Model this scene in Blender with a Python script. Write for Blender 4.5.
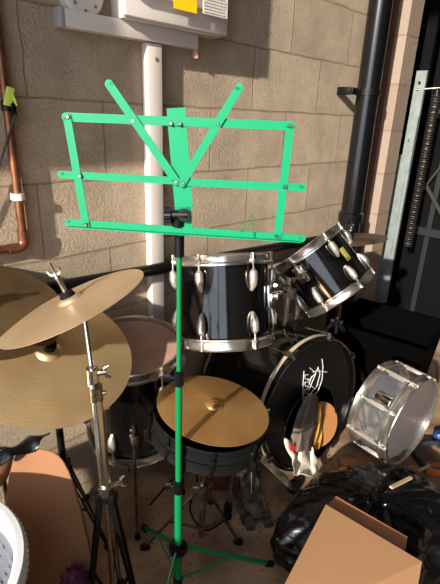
import bpy, bmesh, math, random
from mathutils import Vector, Matrix, noise
PI = math.pi
V = Vector
random.seed(7)
for o in list(bpy.data.objects): bpy.data.objects.remove(o)
sc = bpy.context.scene
COL = sc.collection

# ---------------------------------------------------------------- camera
CAM = V((0, -1.28, 1.385))
RM = Matrix(((0.70612425, 0.23167389, -0.66911565), (-0.70717492, 0.2787054, -0.64978991), (0.03594679, 0.93201422, 0.36063461)))
cd = bpy.data.cameras.new('camera'); cam = bpy.data.objects.new('camera', cd); COL.objects.link(cam)
cd.sensor_fit = 'VERTICAL'; cd.sensor_height = 24; cd.lens = 24 * 452 / 584; cd.clip_start = 0.02
cam.matrix_world = Matrix.Translation(CAM) @ RM.to_4x4()
sc.camera = cam
# ---------------------------------------------------------------- light
w = bpy.data.worlds.new('World'); sc.world = w; w.use_nodes = True
bg = w.node_tree.nodes['Background']; bg.inputs[0].default_value = (0.80, 0.88, 1.0, 1); bg.inputs[1].default_value = 2.45
sd = bpy.data.lights.new('sun', 'SUN'); sun = bpy.data.objects.new('sun', sd); COL.objects.link(sun)
AZ, EL = math.radians(15.5), math.radians(22.3)
SUND = V((math.cos(AZ) * math.cos(EL), math.sin(AZ) * math.cos(EL), -math.sin(EL)))
sun.rotation_euler = SUND.to_track_quat('-Z', 'Y').to_euler(); sun.location = (-2, -2, 3)
sd.energy = 8.5; sd.angle = 0.02; sd.color = (1.0, 0.92, 0.80)
sc.view_settings.view_transform = 'Standard'; sc.view_settings.look = 'None'
sc.view_settings.gamma = 1; sc.view_settings.use_curve_mapping = False
sc.view_settings.exposure = 0.12

# ---------------------------------------------------------------- measuring helper (a ray through the lens, cut by a plane of the room)
def P(px, py, x=None, y=None, z=None):
    d = RM @ V(((px - 220) / 452, -(py - 292) / 452, -1))
    if z is not None: t = (z - CAM.z) / d.z
    elif y is not None: t = (y - CAM.y) / d.y
    else: t = (x - CAM.x) / d.x
    return CAM + d * t

# ---------------------------------------------------------------- materials
def lin(c): return tuple(((v / 255) / 12.92 if v / 255 < .04045 else ((v / 255 + .055) / 1.055) ** 2.4) for v in c) + (1,)
def mat(name, col, rough=.5, metal=0., spec=.5, bump=0., bscale=30., var=0., vscale=6., trans=0., col2=None, coat=0., detail=6):
    m = bpy.data.materials.new(name); m.use_nodes = True; nt = m.node_tree; b = nt.nodes['Principled BSDF']
    b.inputs['Roughness'].default_value = rough; b.inputs['Metallic'].default_value = metal
    b.inputs['Specular IOR Level'].default_value = spec; b.inputs['Transmission Weight'].default_value = trans
    b.inputs['Coat Weight'].default_value = coat
    c = lin(col); b.inputs['Base Color'].default_value = c
    tc = nt.nodes.new('ShaderNodeTexCoord')
    if var or col2:
        n = nt.nodes.new('ShaderNodeTexNoise'); n.inputs['Scale'].default_value = vscale; n.inputs['Detail'].default_value = detail
        r = nt.nodes.new('ShaderNodeValToRGB'); r.color_ramp.elements[0].position = .35; r.color_ramp.elements[1].position = .65
        c2 = lin(col2) if col2 else tuple(v * (1 - var) for v in c[:3]) + (1,)
        r.color_ramp.elements[0].color = c2; r.color_ramp.elements[1].color = c
        nt.links.new(tc.outputs['Object'], n.inputs['Vector']); nt.links.new(n.outputs['Fac'], r.inputs['Fac'])
        nt.links.new(r.outputs['Color'], b.inputs['Base Color'])
    if bump:
        n2 = nt.nodes.new('ShaderNodeTexNoise'); n2.inputs['Scale'].default_value = bscale; n2.inputs['Detail'].default_value = 5
        bp = nt.nodes.new('ShaderNodeBump'); bp.inputs['Strength'].default_value = bump; bp.inputs['Distance'].default_value = .01
        nt.links.new(tc.outputs['Object'], n2.inputs['Vector']); nt.links.new(n2.outputs['Fac'], bp.inputs['Height'])
        nt.links.new(bp.outputs['Normal'], b.inputs['Normal'])
    return m

def block_mat():
    m = bpy.data.materials.new('blockwork'); m.use_nodes = True; nt = m.node_tree; N = nt.nodes; L = nt.links; b = N['Principled BSDF']
    b.inputs['Roughness'].default_value = .95; b.inputs['Specular IOR Level'].default_value = .15
    tc = N.new('ShaderNodeTexCoord'); mp = N.new('ShaderNodeMapping'); mp.vector_type = 'POINT'
    mp.inputs['Rotation'].default_value = (-PI / 2, 0, 0)          # z of the wall becomes y of the pattern
    sx = N.new('ShaderNodeSeparateXYZ'); cx = N.new('ShaderNodeCombineXYZ')
    L.new(tc.outputs['Object'], sx.inputs[0])
    ax = N.new('ShaderNodeMath'); ax.operation = 'ADD'; ax.inputs[1].default_value = 4.5 - .11 + .225
    az = N.new('ShaderNodeMath'); az.operation = 'ADD'; az.inputs[1].default_value = 4.5 - .065
    # a little wobble so the joints are not ruler straight
    nw = N.new('ShaderNodeTexNoise'); nw.inputs['Scale'].default_value = 9; L.new(tc.outputs['Object'], nw.inputs['Vector'])
    mw = N.new('ShaderNodeMath'); mw.operation = 'MULTIPLY_ADD'; mw.inputs[1].default_value = .014; mw.inputs[2].default_value = -.007
    L.new(nw.outputs['Fac'], mw.inputs[0])
    L.new(sx.outputs['X'], ax.inputs[0]); L.new(sx.outputs['Z'], az.inputs[0])
    a2 = N.new('ShaderNodeMath'); a2.operation = 'ADD'; L.new(az.outputs[0], a2.inputs[0]); L.new(mw.outputs[0], a2.inputs[1])
    a3 = N.new('ShaderNodeMath'); a3.operation = 'ADD'; L.new(ax.outputs[0], a3.inputs[0]); L.new(mw.outputs[0], a3.inputs[1])
    L.new(a3.outputs[0], cx.inputs['X']); L.new(a2.outputs[0], cx.inputs['Y'])
    br = N.new('ShaderNodeTexBrick'); br.inputs['Scale'].default_value = 1.0; br.offset = .5; br.offset_frequency = 2; br.squash = 1
    br.inputs['Brick Width'].default_value = .45; br.inputs['Row Height'].default_value = .225
    br.inputs['Mortar Size'].default_value = .0035; br.inputs['Mortar Smooth'].default_value = .4
    br.inputs['Color1'].default_value = lin((197, 179, 157)); br.inputs['Color2'].default_value = lin((186, 168, 147)); br.inputs['Mortar'].default_value = lin((164, 143, 120))
    L.new(cx.outputs[0], br.inputs['Vector'])
    # blotchy tone
    n1 = N.new('ShaderNodeTexNoise'); n1.inputs['Scale'].default_value = 5; n1.inputs['Detail'].default_value = 8; n1.inputs['Roughness'].default_value = .7
    L.new(tc.outputs['Object'], n1.inputs['Vector'])
    rr = N.new('ShaderNodeValToRGB'); rr.color_ramp.elements[0].position = .3; rr.color_ramp.elements[0].color = (.66, .64, .62, 1); rr.color_ramp.elements[1].position = .7; rr.color_ramp.elements[1].color = (1.1, 1.08, 1.05, 1)
    L.new(n1.outputs['Fac'], rr.inputs['Fac'])
    mx = N.new('ShaderNodeMixRGB'); mx.blend_type = 'MULTIPLY'; mx.inputs['Fac'].default_value = 1; L.new(br.outputs['Color'], mx.inputs[1]); L.new(rr.outputs['Color'], mx.inputs[2])
    L.new(mx.outputs['Color'], b.inputs['Base Color'])
    # pitted face: strong on the nearer blocks, smoother further along the wall
    n2 = N.new('ShaderNodeTexNoise'); n2.inputs['Scale'].default_value = 95; n2.inputs['Detail'].default_value = 5; n2.inputs['Roughness'].default_value = .75
    L.new(tc.outputs['Object'], n2.inputs['Vector'])
    ramp = N.new('ShaderNodeMapRange'); ramp.inputs['From Min'].default_value = .8; ramp.inputs['From Max'].default_value = 1.6; ramp.inputs['To Min'].default_value = 1.0; ramp.inputs['To Max'].default_value = .35
    L.new(sx.outputs['X'], ramp.inputs['Value'])
    ml = N.new('ShaderNodeMath'); ml.operation = 'MULTIPLY'; L.new(n2.outputs['Fac'], ml.inputs[0]); L.new(ramp.outputs[0], ml.inputs[1])
    sb = N.new('ShaderNodeMath'); sb.operation = 'MULTIPLY_ADD'; sb.inputs[1].default_value = -.3; L.new(br.outputs['Fac'], sb.inputs[0]); L.new(ml.outputs[0], sb.inputs[2])
    bp = N.new('ShaderNodeBump'); bp.inputs['Strength'].default_value = 1.0; bp.inputs['Distance'].default_value = .012
    L.new(sb.outputs[0], bp.inputs['Height']); L.new(bp.outputs['Normal'], b.inputs['Normal'])
    return m

def brick_mat():
    m = bpy.data.materials.new('pier_brick'); m.use_nodes = True; nt = m.node_tree; N = nt.nodes; L = nt.links; b = N['Principled BSDF']
    b.inputs['Roughness'].default_value = .95
    tc = N.new('ShaderNodeTexCoord'); sx = N.new('ShaderNodeSeparateXYZ'); cx = N.new('ShaderNodeCombineXYZ'); L.new(tc.outputs['Object'], sx.inputs[0])
    ad = N.new('ShaderNodeMath'); ad.operation = 'ADD'; L.new(sx.outputs['X'], ad.inputs[0]); L.new(sx.outputs['Y'], ad.inputs[1])
    L.new(ad.outputs[0], cx.inputs['X']); L.new(sx.outputs['Z'], cx.inputs['Y'])
    br = N.new('ShaderNodeTexBrick'); br.inputs['Scale'].default_value = 1; br.inputs['Brick Width'].default_value = .45; br.inputs['Row Height'].default_value = .225
    br.inputs['Mortar Size'].default_value = .005; br.inputs['Color1'].default_value = lin((146, 128, 112)); br.inputs['Color2'].default_value = lin((134, 117, 103)); br.inputs['Mortar'].default_value = lin((130, 105, 88))
    L.new(cx.outputs[0], br.inputs['Vector']); L.new(br.outputs['Color'], b.inputs['Base Color'])
    n2 = N.new('ShaderNodeTexNoise'); n2.inputs['Scale'].default_value = 40; L.new(tc.outputs['Object'], n2.inputs['Vector'])
    bp = N.new('ShaderNodeBump'); bp.inputs['Strength'].default_value = .5; bp.inputs['Distance'].default_value = .006
    L.new(n2.outputs['Fac'], bp.inputs['Height']); L.new(bp.outputs['Normal'], b.inputs['Normal'])
    return m

def cymbal_mat(name, col, col2, rough=.38, metal=.75):
    m = bpy.data.materials.new(name); m.use_nodes = True; nt = m.node_tree; N = nt.nodes; L = nt.links; b = N['Principled BSDF']
    b.inputs['Metallic'].default_value = metal; b.inputs['Roughness'].default_value = rough
    tc = N.new('ShaderNodeTexCoord'); sx = N.new('ShaderNodeSeparateXYZ'); L.new(tc.outputs['Object'], sx.inputs[0])
    cx = N.new('ShaderNodeCombineXYZ'); L.new(sx.outputs['X'], cx.inputs['X']); L.new(sx.outputs['Y'], cx.inputs['Y'])
    ln = N.new('ShaderNodeVectorMath'); ln.operation = 'LENGTH'; L.new(cx.outputs[0], ln.inputs[0])
    n1 = N.new('ShaderNodeTexNoise'); n1.noise_dimensions = '1D'; n1.inputs['Scale'].default_value = 260; n1.inputs['Detail'].default_value = 3; L.new(ln.outputs['Value'], n1.inputs['W'])
    n3 = N.new('ShaderNodeTexNoise'); n3.inputs['Scale'].default_value = 7; n3.inputs['Detail'].default_value = 5; L.new(tc.outputs['Object'], n3.inputs['Vector'])
    r = N.new('ShaderNodeValToRGB'); r.color_ramp.elements[0].color = lin(col2); r.color_ramp.elements[1].color = lin(col); r.color_ramp.elements[0].position = .35; r.color_ramp.elements[1].position = .6
    L.new(n3.outputs['Fac'], r.inputs['Fac']); L.new(r.outputs['Color'], b.inputs['Base Color'])
    bp = N.new('ShaderNodeBump'); bp.inputs['Strength'].default_value = .25; bp.inputs['Distance'].default_value = .002
    L.new(n1.outputs['Fac'], bp.inputs['Height']); L.new(bp.outputs['Normal'], b.inputs['Normal'])
    return m

M_block = block_mat(); M_brick = brick_mat()
M_floor = mat('concrete_floor', (160, 130, 100), .9, bump=.5, bscale=25, col2=(104, 78, 58), vscale=5)
M_ceil = mat('ceiling_board', (92, 78, 66), .9, var=.2)
M_dark = mat('dark_render', (120, 108, 96), .9, var=.3)
M_door = mat('door_black', (5, 5, 8), .7, spec=.1, bump=.2)
M_galv = mat('galvanised_steel', (150, 160, 158), .5, metal=.6, var=.2, vscale=20)
M_spring = mat('dull_steel', (70, 66, 62), .5, metal=.7)
M_wood = mat('bare_wood', (150, 105, 70), .7, var=.3, vscale=14)
M_wood2 = mat('pale_wood', (205, 178, 140), .6, var=.2, vscale=14)
M_white = mat('white_plastic', (214, 204, 196), .45)
M_white2 = mat('white_casing', (205, 195, 186), .4)
M_yellow = mat('yellow_label', (255, 214, 20), .6)
M_print = mat('label_print', (120, 116, 112), .7)
M_paper = mat('label_paper', (226, 220, 210), .7)
M_pink = mat('pink_pipe', (190, 140, 124), .6)
M_copper = mat('copper_dull', (150, 96, 66), .42, metal=.7, col2=(104, 66, 48), vscale=14)
M_lime = mat('lime_tag', (196, 222, 90), .6)
M_blackpl = mat('black_plastic', (9, 9, 10), .4, spec=.3)
M_soil = mat('soil_pipe_black', (10, 11, 13), .22, spec=.6)
M_rubber = mat('black_rubber', (7, 7, 7), .8, spec=.2)
M_chrome = mat('chrome', (228, 224, 218), .2, metal=1, var=.15, vscale=25)
M_chrome2 = mat('worn_chrome', (165, 155, 142), .3, metal=1, col2=(92, 82, 72), vscale=35)
M_hoop = mat('hoop_chrome', (220, 214, 206), .22, metal=.94, spec=.6, var=.15, vscale=18)
M_lug = mat('lug_chrome', (216, 208, 198), .28, metal=.75, spec=.6)
M_shell = mat('black_wrap', (9, 9, 10), .12, spec=.6, coat=.4)
M_shellin = mat('shell_inside', (22, 17, 14), .8)
M_headp = mat('used_head', (176, 140, 122), .6, col2=(150, 114, 98), vscale=8)
M_headw = mat('white_head', (190, 184, 176), .5)
M_headb = mat('black_head', (5, 5, 5), .4, spec=.3)
M_inlay = mat('silver_inlay', (190, 176, 156), .4, metal=.3)
M_badge = mat('yellow_badge', (150, 138, 52), .5)
M_logo = mat('white_logo', (200, 200, 196), .6)
M_green = mat('green_paint', (0, 132, 88), .5, spec=.2)
M_green2 = mat('green_paint_pole', (4, 112, 62), .45, spec=.3)
M_cym = cymbal_mat('bronze_ride', (212, 184, 138), (196, 166, 120))
M_cymc = cymbal_mat('bronze_crash', (224, 196, 158), (210, 180, 142))
M_cymh = cymbal_mat('bronze_gold', (204, 158, 98), (186, 140, 82))
M_cymd = cymbal_mat('bronze_dull', (128, 106, 74), (104, 86, 60), .5)
M_card = mat('cardboard', (146, 100, 68), .85, var=.08, vscale=3)
M_card2 = mat('cardboard_brown', (172, 128, 90), .85, var=.1, vscale=3)
M_bag = mat('bin_bag', (8, 8, 9), .25, spec=.5, bump=.35, bscale=9)
M_crate = mat('black_crate', (4, 4, 4), .9, spec=.02)
M_grey = mat('grey_cloth', (98, 86, 76), .95, bump=.4, bscale=60)
M_cream = mat('cream_cloth', (206, 196, 178), .95, bump=.4, bscale=60)
M_red = mat('red_cloth', (200, 30, 34), .9)
M_basket = mat('basket_white', (226, 228, 230), .4)
M_purple = mat('purple_ball', (92, 22, 70), .6, col2=(50, 14, 42), vscale=60)
M_blue = mat('blue_plastic', (20, 60, 120), .4)
M_rust = mat('rusty_board', (86, 36, 28), .8, var=.3)
M_tan = mat('leaf_brown', (96, 66, 36), .9)
M_cable = mat('cable_dark', (20, 30, 38), .45)
M_ltrim = mat('yellow_cloth', (176, 130, 40), .9)

def clear_mat():
    m = bpy.data.materials.new('clear_acrylic'); m.use_nodes = True; b = m.node_tree.nodes['Principled BSDF']
    b.inputs['Base Color'].default_value = (.3, .3, .33, 1); b.inputs['Roughness'].default_value = .06
    b.inputs['Alpha'].default_value = .12; b.inputs['Specular IOR Level'].default_value = .9
    return m
def haze_mat():
    m = bpy.data.materials.new('hazy_film'); m.use_nodes = True; b = m.node_tree.nodes['Principled BSDF']
    b.inputs['Base Color'].default_value = lin((104, 100, 102)); b.inputs['Roughness'].default_value = .3
    b.inputs['Alpha'].default_value = .8
    return m
M_clear = clear_mat(); M_haze = haze_mat()

# ---------------------------------------------------------------- mesh building
def frame(z, x=None):
    z = V(z).normalized(); x = V(x) if x is not None else (V((0, 0, 1)) if abs(z.z) < .95 else V((1, 0, 0)))
    y = z.cross(x).normalized(); x = y.cross(z).normalized()
    return Matrix((x, y, z)).transposed()
class MB:
    def __init__(s): s.bm = bmesh.new()
    def ring(s, c, R, pts): return [s.bm.verts.new(V(c) + R @ V(p)) for p in pts]
    def bridge(s, a, b):
        n = len(a)
        for i in range(n):
            try: s.bm.faces.new((a[i], a[(i + 1) % n], b[(i + 1) % n], b[i]))
            except ValueError: pass
    def tube(s, pts, r, seg=12, closed=False, cap=True, flat=None):
        pts = [V(p) for p in pts]; n = len(pts); rs = r if isinstance(r, (list, tuple)) else [r] * n
        R = None; rings = []
        for i, p in enumerate(pts):
            if closed: t = pts[(i + 1) % n] - pts[i - 1]
            else: t = pts[min(i + 1, n - 1)] - pts[max(i - 1, 0)]
            if t.length < 1e-9: t = V((0, 0, 1))
            t.normalize()
            if R is None: R = frame(t)
            else:
                z0 = R.col[2]; q = V(z0).rotation_difference(t); R = q.to_matrix() @ R
            k = (1, 1) if flat is None else flat
            rings.append(s.ring(p, R, [(math.cos(a) * rs[i] * k[0], math.sin(a) * rs[i] * k[1], 0) for a in [2 * PI * j / seg for j in range(seg)]]))
        for i in range(n - 1): s.bridge(rings[i], rings[i + 1])
        if closed: s.bridge(rings[-1], rings[0])
        elif cap:
            for rg in (rings[0][::-1], rings[-1]):
                try: s.bm.faces.new(rg)
                except ValueError: pass
        return s
    def lathe(s, prof, c=(0, 0, 0), R=None, seg=64, closed=False, tilt=None):
        R = R or Matrix.Identity(3); rings = []
        for (r, z) in prof:
            if r < 1e-6: rings.append([s.bm.verts.new(V(c) + R @ V((0, 0, z)))])
            else: rings.append(s.ring(c, R, [(math.cos(a) * r, math.sin(a) * r, z) for a in [2 * PI * j / seg for j in range(seg)]]))
        prs = list(zip(rings, rings[1:])) + ([(rings[-1], rings[0])] if closed else [])
        for a, b in prs:
            if len(a) == 1 and len(b) == 1: continue
            if len(a) == 1:
                for j in range(seg): s.bm.faces.new((a[0], b[(j + 1) % seg], b[j]))
            elif len(b) == 1:
                for j in range(seg): s.bm.faces.new((a[j], a[(j + 1) % seg], b[0]))
            else: s.bridge(a, b)
        return s
    def box(s, c, size, R=None, bev=0.):
        R = R or Matrix.Identity(3); b2 = bmesh.new(); bmesh.ops.create_cube(b2, size=1)
        for v in b2.verts: v.co = V((v.co.x * size[0], v.co.y * size[1], v.co.z * size[2]))
        if bev: bmesh.ops.bevel(b2, geom=b2.edges[:], offset=bev, segments=2, affect='EDGES', profile=.5)
        mp = {v: s.bm.verts.new(V(c) + R @ v.co) for v in b2.verts}
        for f in b2.faces: s.bm.faces.new([mp[v] for v in f.verts])
        b2.free(); return s
    def prism(s, poly, thick, R=None, c=(0, 0, 0)):
        R = R or Matrix.Identity(3)
        a = [s.bm.verts.new(V(c) + R @ V((p[0], p[1], -thick / 2))) for p in poly]; b = [s.bm.verts.new(V(c) + R @ V((p[0], p[1], thick / 2))) for p in poly]
        s.bm.faces.new(a[::-1]); s.bm.faces.new(b); s.bridge(a, b); return s
    def sheet(s, pts, thick):
        pts = [V(p) for p in pts]; nn = (pts[1] - pts[0]).cross(pts[2] - pts[0]).normalized() * thick
        a = [s.bm.verts.new(p) for p in pts]; b = [s.bm.verts.new(p + nn) for p in pts]
        s.bm.faces.new(a[::-1]); s.bm.faces.new(b); s.bridge(a, b); return s
    def bar(s, a, b, wd, th, nrm):
        a, b = V(a), V(b); d = (b - a); L = d.length; R = frame(d, nrm)   # x = normal, y = width
        return s.box((a + b) / 2, (th, wd, L), R)
    def build(s, name, m, parent=None, local=False, smooth=True, sub=0, angle=35):
        bmesh.ops.recalc_face_normals(s.bm, faces=s.bm.faces[:])
        me = bpy.data.meshes.new(name); 
        if parent is not None and not local:
            s.bm.transform(ROOT[parent.name].inverted())
        origin = None
        if parent is None:
            vs = [v.co for v in s.bm.verts]
            mn = V((min(v.x for v in vs), min(v.y for v in vs), min(v.z for v in vs))); mxx = V((max(v.x for v in vs), max(v.y for v in vs), 0))
            origin = V(((mn.x + mxx.x) / 2, (mn.y + mxx.y) / 2, mn.z)) if not getattr(s, 'keep', False) else V((0, 0, 0))
            s.bm.transform(Matrix.Translation(-origin))
        s.bm.to_mesh(me); s.bm.free(); me.materials.append(m)
        o = bpy.data.objects.new(name, me); COL.objects.link(o)
        if origin: o.location = origin
        ROOT[o.name] = Matrix.Translation(origin) if parent is None else ROOT[parent.name]
        if smooth:
            me.polygons.foreach_set('use_smooth', [True] * len(me.polygons))
            try: me.set_sharp_from_angle(angle=math.radians(angle))
            except Exception: pass
        if sub:
            md = o.modifiers.new('sub', 'SUBSURF'); md.levels = sub; md.render_levels = sub
        if parent is not None: o.parent = parent
        return o
ROOT = {}
def tag(o, label=None, cat=None, group=None, kind=None):
    for k, v in (('label', label), ('category', cat), ('group', group), ('kind', kind)):
        if v: o[k] = v
    return o
def thing(name, label, cat, loc=(0, 0, 0), R=None, group=None):
    o = bpy.data.objects.new(name, None); COL.objects.link(o); o.empty_display_size = .05
    mw = Matrix.Translation(V(loc)) @ (R.to_4x4() if R else Matrix.Identity(4)); o.matrix_world = mw; o.matrix_basis = mw
    ROOT[o.name] = mw; return tag(o, label, cat, group)
def struct(name, mb, m, **k):
    mb.keep = True
    o = mb.build(name, m, **k); o['kind'] = 'structure'; return o
def arc(c, u, v, r, a0, a1, n): return [V(c) + V(u) * (r * math.cos(a0 + (a1 - a0) * i / n)) + V(v) * (r * math.sin(a0 + (a1 - a0) * i / n)) for i in range(n + 1)]
def lerp(a, b, t): return V(a) * (1 - t) + V(b) * t

# ================================================================ the setting
struct('floor', MB().box((.3, -2, -.05), (7, 5.2, .1)), M_floor, smooth=False)
struct('wall_back', MB().box((1.0, .06, 1.75), (5.2, .12, 3.5)), M_block, smooth=False)
struct('wall_front', MB().box((1.0, -4.06, 1.75), (5.2, .12, 3.5)), M_dark, smooth=False)
struct('ceiling', MB().box((1.35, -2, 3.55), (4.5, 4.3, .1)), M_ceil, smooth=False)
mb = MB().box((3.1, -3.4, 1.75), (.12, 1.2, 3.5)); mb.box((3.1, -1.45, 2.9), (.12, 2.7, 1.2)); mb.box((3.1, -.06, 1.75), (.12, .12, 3.5))
struct('wall_right', mb, M_door, smooth=False)
# left end of the garage: open doorway with posts, through which the low sun comes
mb = MB().box((-1.62, -3.75, 1.6), (.12, .5, 3.2))
struct('wall_left', mb, M_dark, smooth=False)
# brick pier beside the garage door
struct('wall_pier', MB().box((2.52, -.062, 1.75), (.14, .122, 3.49)), M_brick, smooth=False)
struct('trim_1', MB().box((2.438, -.03, 1.75), (.022, .058, 3.49)), mat('brown_timber', (92, 54, 38), .8, var=.3, vscale=10), smooth=False)
# the black garage door in the right-hand end wall
mb = MB().box((2.99, -1.45, 1.2), (.04, 2.66, 2.2)); 
door = struct('door_1', mb, M_door, smooth=False)
mb = MB()
for i in range(11): mb.box((2.96, -.24 - i * .24, 1.2), (.02, .03, 2.1))
for z in (.13, .75, 1.45, 2.25): mb.box((2.955, -1.45, z), (.03, 2.6, .05))
o = mb.build('door_frame', mat('door_rib', (9, 9, 11), .6), door, smooth=False)
mb = MB(); mb.bar(P(425, 183, x=2.93), P(446, 222, x=2.93), .02, .012, (1, 0, 0)); mb.bar(P(418, 196, x=2.93), P(446, 160, x=2.93), .012, .01, (1, 0, 0))
o = mb.build('door_latch', mat('grey_latch', (40, 38, 36), .5), door)
# unseen cupboard shape further left, added and sized to shade the upper wall
t = thing('shade_cupboard', 'unseen white cupboard shape beyond the left edge, added to shade the upper wall', 'cupboard', (-.4, 0, 1.57))
MB().box((-.45, -.112, 2.0), (1.2, .22, .86), bev=.004).build('body', M_white2, t)
d = MB().box((-.755, -.226, 2.0), (.58, .014, .84), bev=.003).build('door', M_white2, t); MB().tube([(-.5, -.24, 1.66), (-.5, -.24, 1.78)], .005).build('handle', M_chrome2, d)
d = MB().box((-.147, -.226, 2.0), (.58, .014, .84), bev=.003).build('door', M_white2, t); MB().tube([(-.4, -.24, 1.66), (-.4, -.24, 1.78)], .005).build('handle', M_chrome2, d)

# unseen chest shape, added at left to keep low sun off the floor
t = thing('sun_block_chest', 'unseen white chest shape beyond the left edge, added to block the low sun', 'sun blocker', (-.85, -1.2, 0))
MB().box((-.85, -1.15, .36), (.62, 1.30, .70), bev=.01).build('body', M_white2, t)
MB().box((-.85, -1.15, .745), (.64, 1.32, .06), bev=.015).build('lid', M_white2, t)

# ---------------------------------------------------------------- things fixed to the wall
# meter box
x0, x1 = .827, 1.222; zb = 1.633; dep = .085
t = thing('meter_box', 'white plastic electrical box with a yellow sticker high on the block wall', 'electrical box', ((x0 + x1) / 2, 0, zb))
MB().box(((x0 + x1) / 2, -.03, zb + .2), (x1 - x0, .058, .4), bev=.004).build('back_box', M_white2, t)
MB().box(((x0 + x1) / 2 + .004, -.066, zb + .205), (x1 - x0 + .012, .016, .40), bev=.006).build('rim', M_white, t)
cv = MB().box(((x0 + x1) / 2, -dep + .002, zb + .235), (x1 - x0 - .03, .024, .35), bev=.008).build('cover', M_white2, t)
a = P(174, 0, y=-dep - .011); b = P(197, 12, y=-dep - .011)
MB().box(((a.x + b.x) / 2, -dep - .0105, (a.z + b.z) / 2 + .03), (b.x - a.x, .0012, .085)).build('yellow_sticker', M_yellow, t)
a = P(204, 2, y=-dep - .011); b = P(228, 16, y=-dep - .011)
pl = MB().box(((a.x + b.x) / 2 - .003, -dep - .0105, (a.z + b.z) / 2 + .03), (b.x - a.x, .0012, .1)).build('printed_label', M_paper, t)
mb = MB(); cxx = (a.x + b.x) / 2 - .003
for k in range(11):
    xx = cxx - (b.x - a.x) / 2 + .006; zz = (a.z + b.z) / 2 + .07 - k * .0085
    while xx < cxx + (b.x - a.x) / 2 - .012:
        wd = random.uniform(.003, .009); mb.box((xx + wd / 2, -dep - .0114, zz), (wd, .0006, .003)); xx += wd + .003
mb.build('small_print', M_print, pl, smooth=False)
# round junction box
c = P(82, -8, y=-.02)
t = thing('junction_box', 'round white junction box with screw holes above the trunking', 'junction box', (c.x, 0, c.z))
R = frame((0, -1, 0))
MB().lathe([(0, .0), (.062, .0), (.062, .024), (.056, .032), (0, .033)], (c.x, 0, c.z), R, 40).build('cover', M_white, t)
for dx, dz in ((-.03, -.03), (.03, -.03), (0, -.045), (-.035, .02), (.035, .02)):
    MB().lathe([(0, .0325), (.0045, .0325), (.0045, .035), (0, .036)], (c.x + dx, 0, c.z + dz), R, 12).build('screw', M_print, t)
# horizontal trunking
t = thing('cable_trunking', 'white square trunking running level along the wall below the meter box', 'trunking', (.89, 0, 1.59))
MB().box((.895, -.021, 1.6115), (.47, .04, .043), bev=.002).build('channel', M_white2, t)
MB().box((.656, -.021, 1.6115), (.014, .043, .047), bev=.003).build('end_cap', mat('grey_cap', (150, 146, 142), .5), t)
tag(MB().tube([(1.138, -.02, 1.634), (1.138, -.02, 1.565)], .0105).build('pipe_stub', M_pink), 'short pinkish pipe stub at the right end of the level trunking', 'pipe')
# upright trunking
t = thing('cable_trunking', 'white upright trunking running down the block wall behind the green stand', 'trunking', (.965, 0, .3))
vx = (P(144, 42, y=-.03).x + P(163, 42, y=-.03).x) / 2; vx2 = (P(152, 310, y=-.03).x + P(168, 310, y=-.03).x) / 2
vxm = (vx + vx2) / 2 - .003
MB().box((vxm, -.0165, .945), (.056, .032, 1.285), bev=.002).build('channel', M_white2, t)
s_ = P(156, 59, y=-.034); MB().lathe([(0, .032), (.006, .032), (.006, .0345), (0, .035)], (vxm + .004, 0, s_.z), R, 12).build('screw', M_print, t)
# copper pipe
t = thing('copper_pipe', 'dull copper pipe down the wall bending left at an elbow', 'pipe', (.47, 0, 1.0))
xp = .496; pts = [(xp, -.018, 3.4), (xp, -.018, 1.045)] + arc((xp - .02, -.018, 1.045), (1, 0, 0), (0, 0, -1), .02, 0, PI / 2, 6)[1:] + [(-.4, -.018, 1.02)]
MB().tube(pts, .0115, 14).build('pipe', M_copper, t)
MB().tube([(xp, -.018, 1.07), (xp, -.018, 1.04)] + arc((xp - .02, -.018, 1.042), (1, 0, 0), (0, 0, -1), .02, 0.2, PI / 2, 6) + [(xp - .045, -.018, 1.022)], .0145, 14).build('elbow', M_copper, t)
c = P(22, 197, y=-.03)
MB().tube([(xp, -.019, c.z - .009), (xp, -.019, c.z + .009)], .0175, 16).box((xp, -.010, c.z), (.03, .016, .018)).build('pipe_clip', M_white, t)
c = P(5, 92, y=-.03)
e = MB().box((xp + .002, -.034, c.z - .01), (.02, .005, .045), frame((.25, -.2, 1)), .001).tube([(xp + .006, -.036, c.z + .01), (xp + .018, -.036, c.z - .03)], .003).build('earth_tag', M_lime, t)
MB().tube([(xp, -.018, c.z - .045), (xp, -.018, c.z - .02)], .0145, 14).box((xp + .010, -.032, c.z - .04), (.012, .010, .03), None, .002).build('earth_clamp', M_blackpl, t)
tag(MB().tube([(xp + .010, -.040, c.z - .05), (xp + .002, -.038, c.z - .07), (xp - .03, -.016, c.z - .16), (xp - .08, -.01, c.z - .3), (xp - .2, -.01, c.z - .5)], .0025, 8).build('earth_wire', M_cable), 'thin dark wire hanging from the clamp on the copper pipe', 'wire')
# black soil pipe
px_, py_ = 2.205, -.09
t = thing('soil_pipe', 'thick glossy black upright drainpipe beside the brick pier', 'pipe', (px_, py_, 0))
MB().tube([(px_, py_, .01), (px_, py_, 3.49)], .054, 32).build('pipe', M_soil, t)
MB().lathe([(.055, 0), (.064, .004), (.064, .05), (.055, .056)], (px_, py_, .885), None, 32).build('collar', M_soil, t)
zc = P(364, 92, y=-.09).z
mb = MB().lathe([(.0545, -.014), (.0585, -.014), (.0585, .014), (.0545, .014)], (px_, py_, zc), None, 32, closed=True); mb.box((px_ - .095, -.075, zc), (.075, .012, .03), None, .002); mb.box((px_ - .13, -.035, zc), (.014, .07, .035), None, .002)
mb.build('pipe_clip', M_blackpl, t)
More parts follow.
